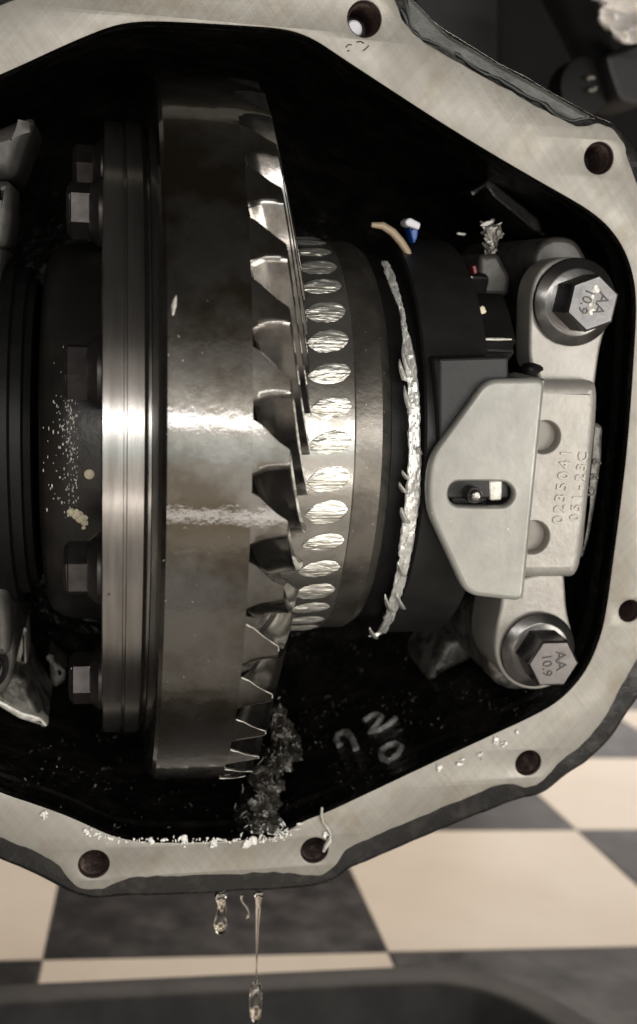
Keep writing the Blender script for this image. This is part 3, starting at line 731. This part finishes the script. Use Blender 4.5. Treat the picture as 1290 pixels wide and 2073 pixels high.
def glyphs(s, a, b, size, thing, mat, y, depth=.0004, sx=1.0):
    """raised characters one by one from pixel a to pixel b, reading along that line"""
    A, B = onY(*a, y), onY(*b, y); n = len(s); ex = (B-A).normalized(); ey = ex.cross(NEG_Y)*-1
    if ey.dot(NEG_Y.cross(ex)) < 0: ey = -ey
    buf = Buf()
    for i, ch in enumerate(s):
        if ch == ' ': continue
        buf.add(text_mesh(ch, size, depth, A+(B-A)*(i/(n-1)), ex, ey, NEG_Y, bevel=.00012, sx=sx))
    return thing.part('lettering', (buf.v, buf.f), mat, 40)
glyphs('0235041', (1131, 1052), (1147, 918), .0060, bc, 'letter', YP, .00035, 1.0)
glyphs('051-23C', (1164, 1048), (1181, 925), .0052, bc, 'letter', YP, .0003, 1.0)
glyphs('U99', (1198, 995), (1209, 935), .0048, bc, 'stamp', YP+.008, .0004, 1.1)

# cap bolts
def cap_bolt(center, washer_r, label, ph, af, grade):
    c = onY(*center, YC); r = washer_r*(c-CA).length/F
    t = Thing('cap_bolt', label, 'bolt', c, group='bearing cap bolts')
    t.part('washer_flange', disc(c, NEG_Y, EX, EZ, [(r*.97, -.0005), (r, .0008), (r, .0016), (r*.985, .0021), (r*.78, .0037), (r*.74, .0039)], 64), 'washer', 30)
    hd = t.part('hex_head', hexprism(c+NEG_Y*.0036, NEG_Y, EX, EZ, af, .0132, .0008, ph), 'bolt', 20)
    top = c+NEG_Y*(.0036+.0132)
    ang = R(-82) if grade else R(-108)
    ex = EX*math.cos(ang)+EZ*math.sin(ang); ey = -EX*math.sin(ang)+EZ*math.cos(ang)
    v1 = Buf(); v1.add(text_mesh('AA', .0058, .00022, top+ey*.0027-ex*.0008, ex, ey, NEG_Y)); v1.add(text_mesh('10.9', .0052, .00022, top-ey*.0027+ex*.0002, ex, ey, NEG_Y))
    t.part('stamped_grade', (v1.v, v1.f), 'stamp', 30, parent=hd)
    if not grade:                              # wet metallic smear across the head
        b2 = Buf(); rq = random.Random(4)
        for u_, w_ in ((.0002, .0052), (-.0002, .0040), (.0008, .0046), (-.0004, .0024), (-.0008, .0008), (-.0006, -.0008), (.0002, -.0022), (-.0004, -.0030)):
            b2.add(blob(top+EX*u_+EZ*w_, rq.uniform(.0004, .0011), .00018, rq.uniform(.0006, .0013), rq.random()*20, .7, 6))
        t.part('metal_smear', (b2.v, b2.f), 'swarf', 60, parent=hd)
    return t
cap_bolt((1160, 612), 84, 'oily flanged hex bolt at the top of the grey bearing cap', R(21), .0172, False)
cap_bolt((1086, 1313), 76, 'flanged hex bolt at the foot of the grey bearing cap', 0, .0172, True)

# ================================================================== bracket plate with slot
YB = -.084
bk = Thing('slotted_bracket', 'light grey steel bracket plate with a rounded slot in front of the cap', 'bracket', onY(1000, 1220, YB))
bo = px2([(986, 768), (1106, 765), (1061, 1219), (944, 1206), (868, 1040), (864, 985), (872, 925)], YB)
slot = px2([(908, 1000), (911, 986), (920, 977), (932, 975), (1015, 975), (1029, 979), (1039, 990), (1041, 1001), (1038, 1014), (1028, 1023), (1014, 1026), (932, 1025), (918, 1021), (910, 1011)], YB)
bk.part('plate', plate([round_poly(bo, [.004, .0034, .0034, .005, .008, .008, .010], 6), chaikin(slot, 1)], YB, YB+.0030, .0018, 5, hb=.5), 'bracket', 40)
fo2 = px2([(1092, 774), (1105, 768), (1061, 1213), (1046, 1213)], YB+.001)
bk.part('bent_flange', plate([fo2], YB+.0015, YP+.0005, .0006, 2), 'bracket', 40)
sn = Thing('sensor_plunger', 'small ball ended pin showing through the bracket slot', 'pin', onY(965, 1010, -.078))
sn.part('pin_shank', disc(Vector((onY(964, 1005, -.0875).x, -.0775, onY(964, 1005, -.0875).z)), NEG_Y, EX, EZ, [(.0027, 0), (.0027, .0075), (.0024, .0092), (.0018, .0101), (.0011, .0104)], 24), 'bolt', 50)
sn.part('pin_tip', disc(onY(965, 1002, -.0877), NEG_Y, EX, EZ, [(.0010, 0), (.0010, .0004), (.0007, .0006)], 16), 'swarf', 50)
sn.part('dark_clip', plate([round_poly(px2([(912, 1018), (918, 994), (950, 980), (962, 979), (990, 996), (992, 1010), (975, 1022), (920, 1024)], -.0790), .001)], -.0790, -.0725, .0008, 2), 'black', 40)
sn.part('bright_block', plate([round_poly(px2([(990, 974), (1018, 972), (1016, 1013), (992, 1014)], -.0808), .0008)], -.0808, -.0745, .0006, 2), 'swarf', 40)

# ================================================================== left bearing and cap, cut by the edge of the photograph
lb = Thing('cap_casting', 'partly seen grey bearing cap with a bolt at the edge of the cavity', 'bearing cap', onY(0, 1400, -.03))
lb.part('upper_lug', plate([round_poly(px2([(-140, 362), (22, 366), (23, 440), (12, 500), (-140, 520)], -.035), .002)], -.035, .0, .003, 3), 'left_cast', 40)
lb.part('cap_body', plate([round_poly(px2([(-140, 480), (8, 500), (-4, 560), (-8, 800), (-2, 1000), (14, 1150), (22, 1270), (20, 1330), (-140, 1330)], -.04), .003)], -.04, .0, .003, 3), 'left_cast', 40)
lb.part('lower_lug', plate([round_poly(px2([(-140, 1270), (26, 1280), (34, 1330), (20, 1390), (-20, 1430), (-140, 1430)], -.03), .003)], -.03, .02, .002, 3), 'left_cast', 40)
c = onY(-40, 1345, -.03)
lbb = Thing('cap_bolt', 'bolt with only its round flange edge showing at the lower left', 'bolt', c, group='bearing cap bolts')
r = 54*(c-CA).length/F
lbb.part('washer_flange', disc(c, NEG_Y, EX, EZ, [(r, 0), (r, .0016), (r*.9, .0024), (r*.78, .0037)], 48), 'bolt', 30)
lbb.part('hex_head', hexprism(c+NEG_Y*.0036, NEG_Y, EX, EZ, .0152, .0112, .0009, .3), 'bolt', 20)
lx = [xr(p, 900, .062) for p in (-80, -10, 14, 18, 40, 44, 58)]
br = Thing('bearing_race', 'black shiny bearing race beside the hub at the edge of the cavity', 'bearing', (lx[3], 0, -.06))
br.part('outer_race', lathe([(lx[0], .05), (lx[0], .064), (lx[2], .064), (lx[3], .0605), (lx[4], .0605), (lx[5], .057), (lx[6], .056), (lx[6], .03)], 110), 'black', 30)
# rough casting pieces behind the left cap
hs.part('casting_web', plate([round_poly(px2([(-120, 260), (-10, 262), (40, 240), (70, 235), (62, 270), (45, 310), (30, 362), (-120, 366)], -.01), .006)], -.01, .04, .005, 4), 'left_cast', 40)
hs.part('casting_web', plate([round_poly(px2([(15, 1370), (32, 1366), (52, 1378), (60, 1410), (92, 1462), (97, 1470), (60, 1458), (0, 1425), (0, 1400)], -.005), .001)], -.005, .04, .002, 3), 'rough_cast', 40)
hs.part('casting_ridge', plate([round_poly(px2([(-30, 1402), (0, 1418), (45, 1442), (82, 1452), (98, 1470), (90, 1471), (40, 1456), (0, 1432), (-30, 1418)], -.008), .0008)], -.008, .0, .001, 2), 'swarf', 40)
hs.part('casting_web', plate([round_poly(px2([(36, 1300), (52, 1268), (55, 1345), (28, 1342)], .01), .001)], .01, .03, .001, 2), 'cap', 40)
hs.part('casting_web', plate([round_poly(px2([(98, 1322), (112, 1340), (135, 1356), (132, 1380), (112, 1395), (102, 1380)], .04), .001)], .04, .06, .002, 2), 'rough_cast', 40)

# ================================================================== metal shavings and sludge
rn = random.Random(21)
pile = Buf()
cl = [(560, 1462, 26, 40), (572, 1500, 24, 22), (545, 1540, 26, 26), (540, 1580, 26, 24), (535, 1620, 32, 22), (530, 1655, 34, 18), (500, 1640, 26, 18), (545, 1685, 34, 10)]
for a, b, rx_, rz_ in cl:
    for k in range(3):
        c = onY(a+rn.gauss(0, 10), b+rn.gauss(0, 10), rn.uniform(-.045, -.02)); s = (c-CA).length/F
        pile.add(blob(c, rx_*s*rn.uniform(.5, .9), .008, rz_*s*rn.uniform(.5, .9), rn.random()*50, .8, 12))
pass
solo('metal_sludge', (pile.v, pile.f), 'sludge', 'heap of oily metal sludge between the gear and the rim', 'sludge', onY(535, 1695, -.045), kind='stuff', smooth=50)
pf_ = Buf(); fk = Buf()
for a, b, rx_, rz_ in cl:
    for k in range(12):
        flake(onY(a+rn.gauss(0, rx_*.7), b+rn.gauss(0, rz_*.7), -.048+rn.uniform(-.002, .004)), rn.uniform(.0005, .0014), pf_, rn)
solo('sludge_flakes', (pf_.v, pf_.f), 'glint', 'dull flakes stuck in the heap of metal sludge', 'flakes', onY(540, 1690, -.045), kind='stuff', smooth=30)
for k in range(120):                          # crumbs along the lower lip
    a = rn.uniform(190, 590); b = 1701+rn.gauss(0, 3.5)-(max(0, a-520)*.12)-(max(0, 250-a)*.16)
    if k % 3: fk.add(blob(onY(a, b, YF-.0002), rn.uniform(.0002, .0006)*(1+(k % 11 == 0)), .0003, rn.uniform(.0002, .0007), k, .5, 4))
    else: flake(onY(a, b, YF-.0003), rn.uniform(.0002, .0006), fk, rn, flat=NEG_Y)
for a, b, n_f in ((90, 1648, 8), (177, 1688, 8), (305, 1702, 16), (374, 1701, 16), (432, 1708, 10), (500, 1712, 16), (515, 1702, 16), (660, 1690, 10), (1005, 1500, 9), (890, 1556, 9), (930, 1546, 8), (975, 1530, 4), (1020, 1506, 4), (1045, 1484, 3)):
    for k in range(n_f): fk.add(blob(onY(a+rn.gauss(0, 3), b+rn.gauss(0, 4), YF-.0004), rn.uniform(.0003, .0008), .0005, rn.uniform(.0003, .0009), rn.random()*30, .6, 5))
for k in range(70): flake(onY(rn.gauss(550, 26), rn.gauss(1682, 8), YF+rn.uniform(-.002, .002)), rn.uniform(.0006, .0016), fk, rn)
solo('metal_shavings', (fk.v, fk.f), 'chip', 'bright metal chips along the lower lip and on the sludge', 'shavings', onY(400, 1705, YF), kind='stuff', smooth=30)
sl = Buf()
for a, b in ((0, 0),):
    P = [(652, 1634), (651, 1650), (655, 1664), (664, 1676), (671, 1690), (668, 1700), (660, 1712), (655, 1724)]
    sl.add(tube([onY(p, q, YF-.0012) for p, q in P], [.0005, .0007, .0006, .0006, .0007, .0011, .0010, .0006], 6))
solo('curled_sliver', (sl.v, sl.f), 'swarf', 'long curled metal sliver lying over the lower bolt hole', 'sliver', onY(655, 1724, YF), smooth=60)
ck = Buf(); rn = random.Random(5)
while len(ck.f) < 10*420:                     # glints stuck to the oily cavity wall
    a, b = (rn.uniform(560, 1180), rn.uniform(1300, 1640)) if rn.random() < .75 else (rn.uniform(0, 480), rn.uniform(1480, 1700))
    if noise.noise(Vector((a*.012, b*.02, 0))) < rn.uniform(-.3, .5): continue
    h = hit_wall(a, b)
    if h is None or h.y < YF+.006: continue
    flake(h, .0002*(1+4*rn.random()**4), ck, rn)
solo('wall_glints', (ck.v, ck.f), 'glint', 'dull metal flecks stuck to the oily cavity bottom', 'flecks', hit_wall(800, 1500), kind='stuff', smooth=30)
gf = Buf(); rn = random.Random(9)
for k in range(46):                           # flecks on the gear rim
    a, b = rn.uniform(330, 510), rn.uniform(560, 1400); flake(onR(a, b, .1292), rn.uniform(.0002, .0005), gf, rn)
for a, b in ((352, 595), (350, 610), (355, 620), (353, 632)):
    for k in range(4): flake(onR(a+rn.gauss(0, 1.5), b, .1265), .0007, gf, rn, flat=NEG_Y)
solo('gear_flecks', (gf.v, gf.f), 'swarf', 'tiny metal flecks scattered on the gear rim', 'flecks', onR(420, 900, .13), kind='stuff', smooth=30)

# ================================================================== oil drips
def drip(pts, lab, n=14):
    P = [onY(a, b, YF+.004) for a, b, r in pts]; s = (P[0]-CA).length/F
    return solo('oil_drip', tube(P, [r*s for _, _, r in pts], n), 'oil', lab, 'oil drip', P[0], smooth=80, group='oil drips under the housing')
drip([(447, 1812, 12), (447, 1822, 9), (449, 1834, 8), (449, 1846, 8.5), (447, 1860, 11), (446, 1874, 12.5), (446, 1884, 11), (446, 1890, 6), (446, 1892, 1)], 'fat amber oil drip swelling at its lower end')
drip([(489, 1812, 3), (489, 1822, 2), (494, 1830, 2), (501, 1838, 2), (504, 1848, 2), (502, 1858, 2.6), (500, 1862, 1)], 'thin curled thread of oil between two drips', 8)
drip([(524, 1810, 10), (524, 1818, 7), (523, 1835, 5), (522, 1860, 4), (521, 1890, 3.2), (520.5, 1920, 2), (519.5, 1960, 1), (519, 1982, 1.4), (519, 1990, 7), (518.5, 2000, 12), (518, 2030, 12.5), (517.5, 2056, 11), (517, 2068, 6), (517, 2071, 1)], 'long thin oil drip with a drop at its end')

# ================================================================== drain pan on the floor
ZP = .075
op = Thing('drain_pan', 'black plastic drain pan with rounded corner on the floor', 'drain pan', (wZ(500, 2073, 0).x, wZ(500, 2073, 0).y-.2, 0), ID)
e0, e1 = wZ(-200, 2004, ZP), wZ(800, 1952, ZP)
corner = [wZ(p, q, ZP) for p, q in ((870, 1950), (930, 1956), (1000, 1968), (1080, 1995), (1150, 2030), (1215, 2073))]
xr_ = corner[-1].x+.03; ynear = corner[-1].y-.35
ol = [Vector((e0.x-.1, e0.y))]+[Vector((e1.x, e1.y))]+[Vector((p.x, p.y)) for p in corner]+[Vector((xr_, corner[-1].y-.06)), Vector((xr_, ynear)), Vector((e0.x-.1, ynear))]
ol = chaikin(ol, 2)
if area2(ol) < 0: ol = ol[::-1]
il = offset(clean(ol), .030); il2 = offset(clean(ol), .045)
o2 = clean(ol); N_ = len(o2)
def L3(p, z): return [Vector((q[0], q[1], z)) for q in p]
pv, pf = loft([L3(o2, .004), L3(o2, ZP-.006), L3(offset(o2, .002), ZP-.001), L3(offset(o2, .006), ZP), L3(offset(il, -.004), ZP), L3(il, ZP-.003), L3(il2, .012)])
op.part('pan_rim', (pv, pf), 'pan', 40)
op.part('pan_floor', (L3(offset(o2, .044), .0125), [tuple(range(N_))]), 'pan_oil', None)

sc_ = Buf()
for P in ([(700, 96), (706, 90), (712, 91)], [(722, 85), (731, 84), (737, 88)], [(735, 103), (742, 98), (747, 92)], [(703, 104), (708, 102)]):
    sc_.add(tube([onY(a, b, YF-.00005) for a, b in P], .00022, 6))
hs.part('scrape_mark', (sc_.v, sc_.f), 'stamp', 60)

# ================================================================== things behind the axle, upper right
ub = Thing('underbody_panel', 'dark underbody panel behind the axle', 'underbody panel', onY(1000, 300, .45))
ub.part('floor_pan', plate([px2([(-900, -900), (2400, -900), (2400, 780), (-900, 780)], .5)], .5, .52, .004, 1), 'under', 30)
ub.part('crossmember', plate([round_poly(px2([(700, -200), (1024, -200), (1024, 260), (700, 260)], .30), .01)], .30, .38, .006, 2), 'arm', 40)
la = Thing('link_arm', 'dark grey suspension arm crossing behind the housing corner', 'suspension arm', onY(1230, 180, .22))
la.part('arm_bar', tube([onY(1120, -60, .24), onY(1165, 30, .23), onY(1200, 110, .22), onY(1225, 170, .21)], [.014, .013, .012, .012], 12), 'arm', 60)
la.part('arm_block', plate([round_poly(px2([(1225, 110), (1300, 80), (1340, 200), (1300, 215), (1255, 205), (1235, 150)], .18), .004)], .18, .22, .003, 2), 'arm', 40)
bu = Thing('bushing_eye', 'small bushing eye with two painted glints in the shadow behind the housing', 'bushing', onY(1197, 170, .2))
def torus(c, R_, r_, n=28, m=8, a0=0, a1=2*PI):
    v = []; f = []
    for i in range(n+1):
        a = a0+(a1-a0)*i/n
        for j in range(m):
            b = 2*PI*j/m; v.append(Vector(c)+Vector(((R_+r_*math.cos(b))*math.cos(a), r_*math.sin(b), (R_+r_*math.cos(b))*math.sin(a))))
    for i in range(n):
        for j in range(m): q = i*m+j; s = i*m+(j+1) % m; f.append((q, s, s+m, q+m))
    return v, f
cc = onY(1197, 170, .19)
for a0 in (1.1, 4.4): bu.part('edge_glint', torus(cc, .0034, .0011, 12, 8, a0, a0+1.4), 'cap_dark', 60)  # two highlight crescents put in as paler arcs
bu.part('eye_body', disc(cc+EY*.004, NEG_Y, EX, EZ, [(.016, -.02), (.016, -.001), (.012, .0), (.0050, 0)], 28), 'under', 40)
hv = []; hf = []; n = 26
cors = [onY(1150, -60, .16), onY(1330, -60, .16), onY(1340, 100, .15), onY(1262, 82, .15)]
for i in range(n+1):
    for j in range(n+1):
        u, w_ = i/n, j/n
        p = (cors[0]*(1-u)+cors[1]*u)*(1-w_)+(cors[3]*(1-u)+cors[2]*u)*w_
        k = .006*noise.noise(Vector((u*4, w_*5, 1)))+.004*noise.noise(Vector((u*9, w_*10, 4)))+.002*noise.noise(Vector((u*20, w_*20, 4)))
        hv.append(p+NEG_Y*k*1.6+EX*k*.5)
for i in range(n):
    for j in range(n): a = i*(n+1)+j; hf.append((a, a+1, a+n+2, a+n+1))
ho = solo('heat_shield', (hv, hf), 'shield', 'crumpled silver heat shield at the upper right corner', 'heat shield', cors[3], smooth=25)
sol = ho.modifiers.new('thickness', 'SOLIDIFY'); sol.thickness = .001
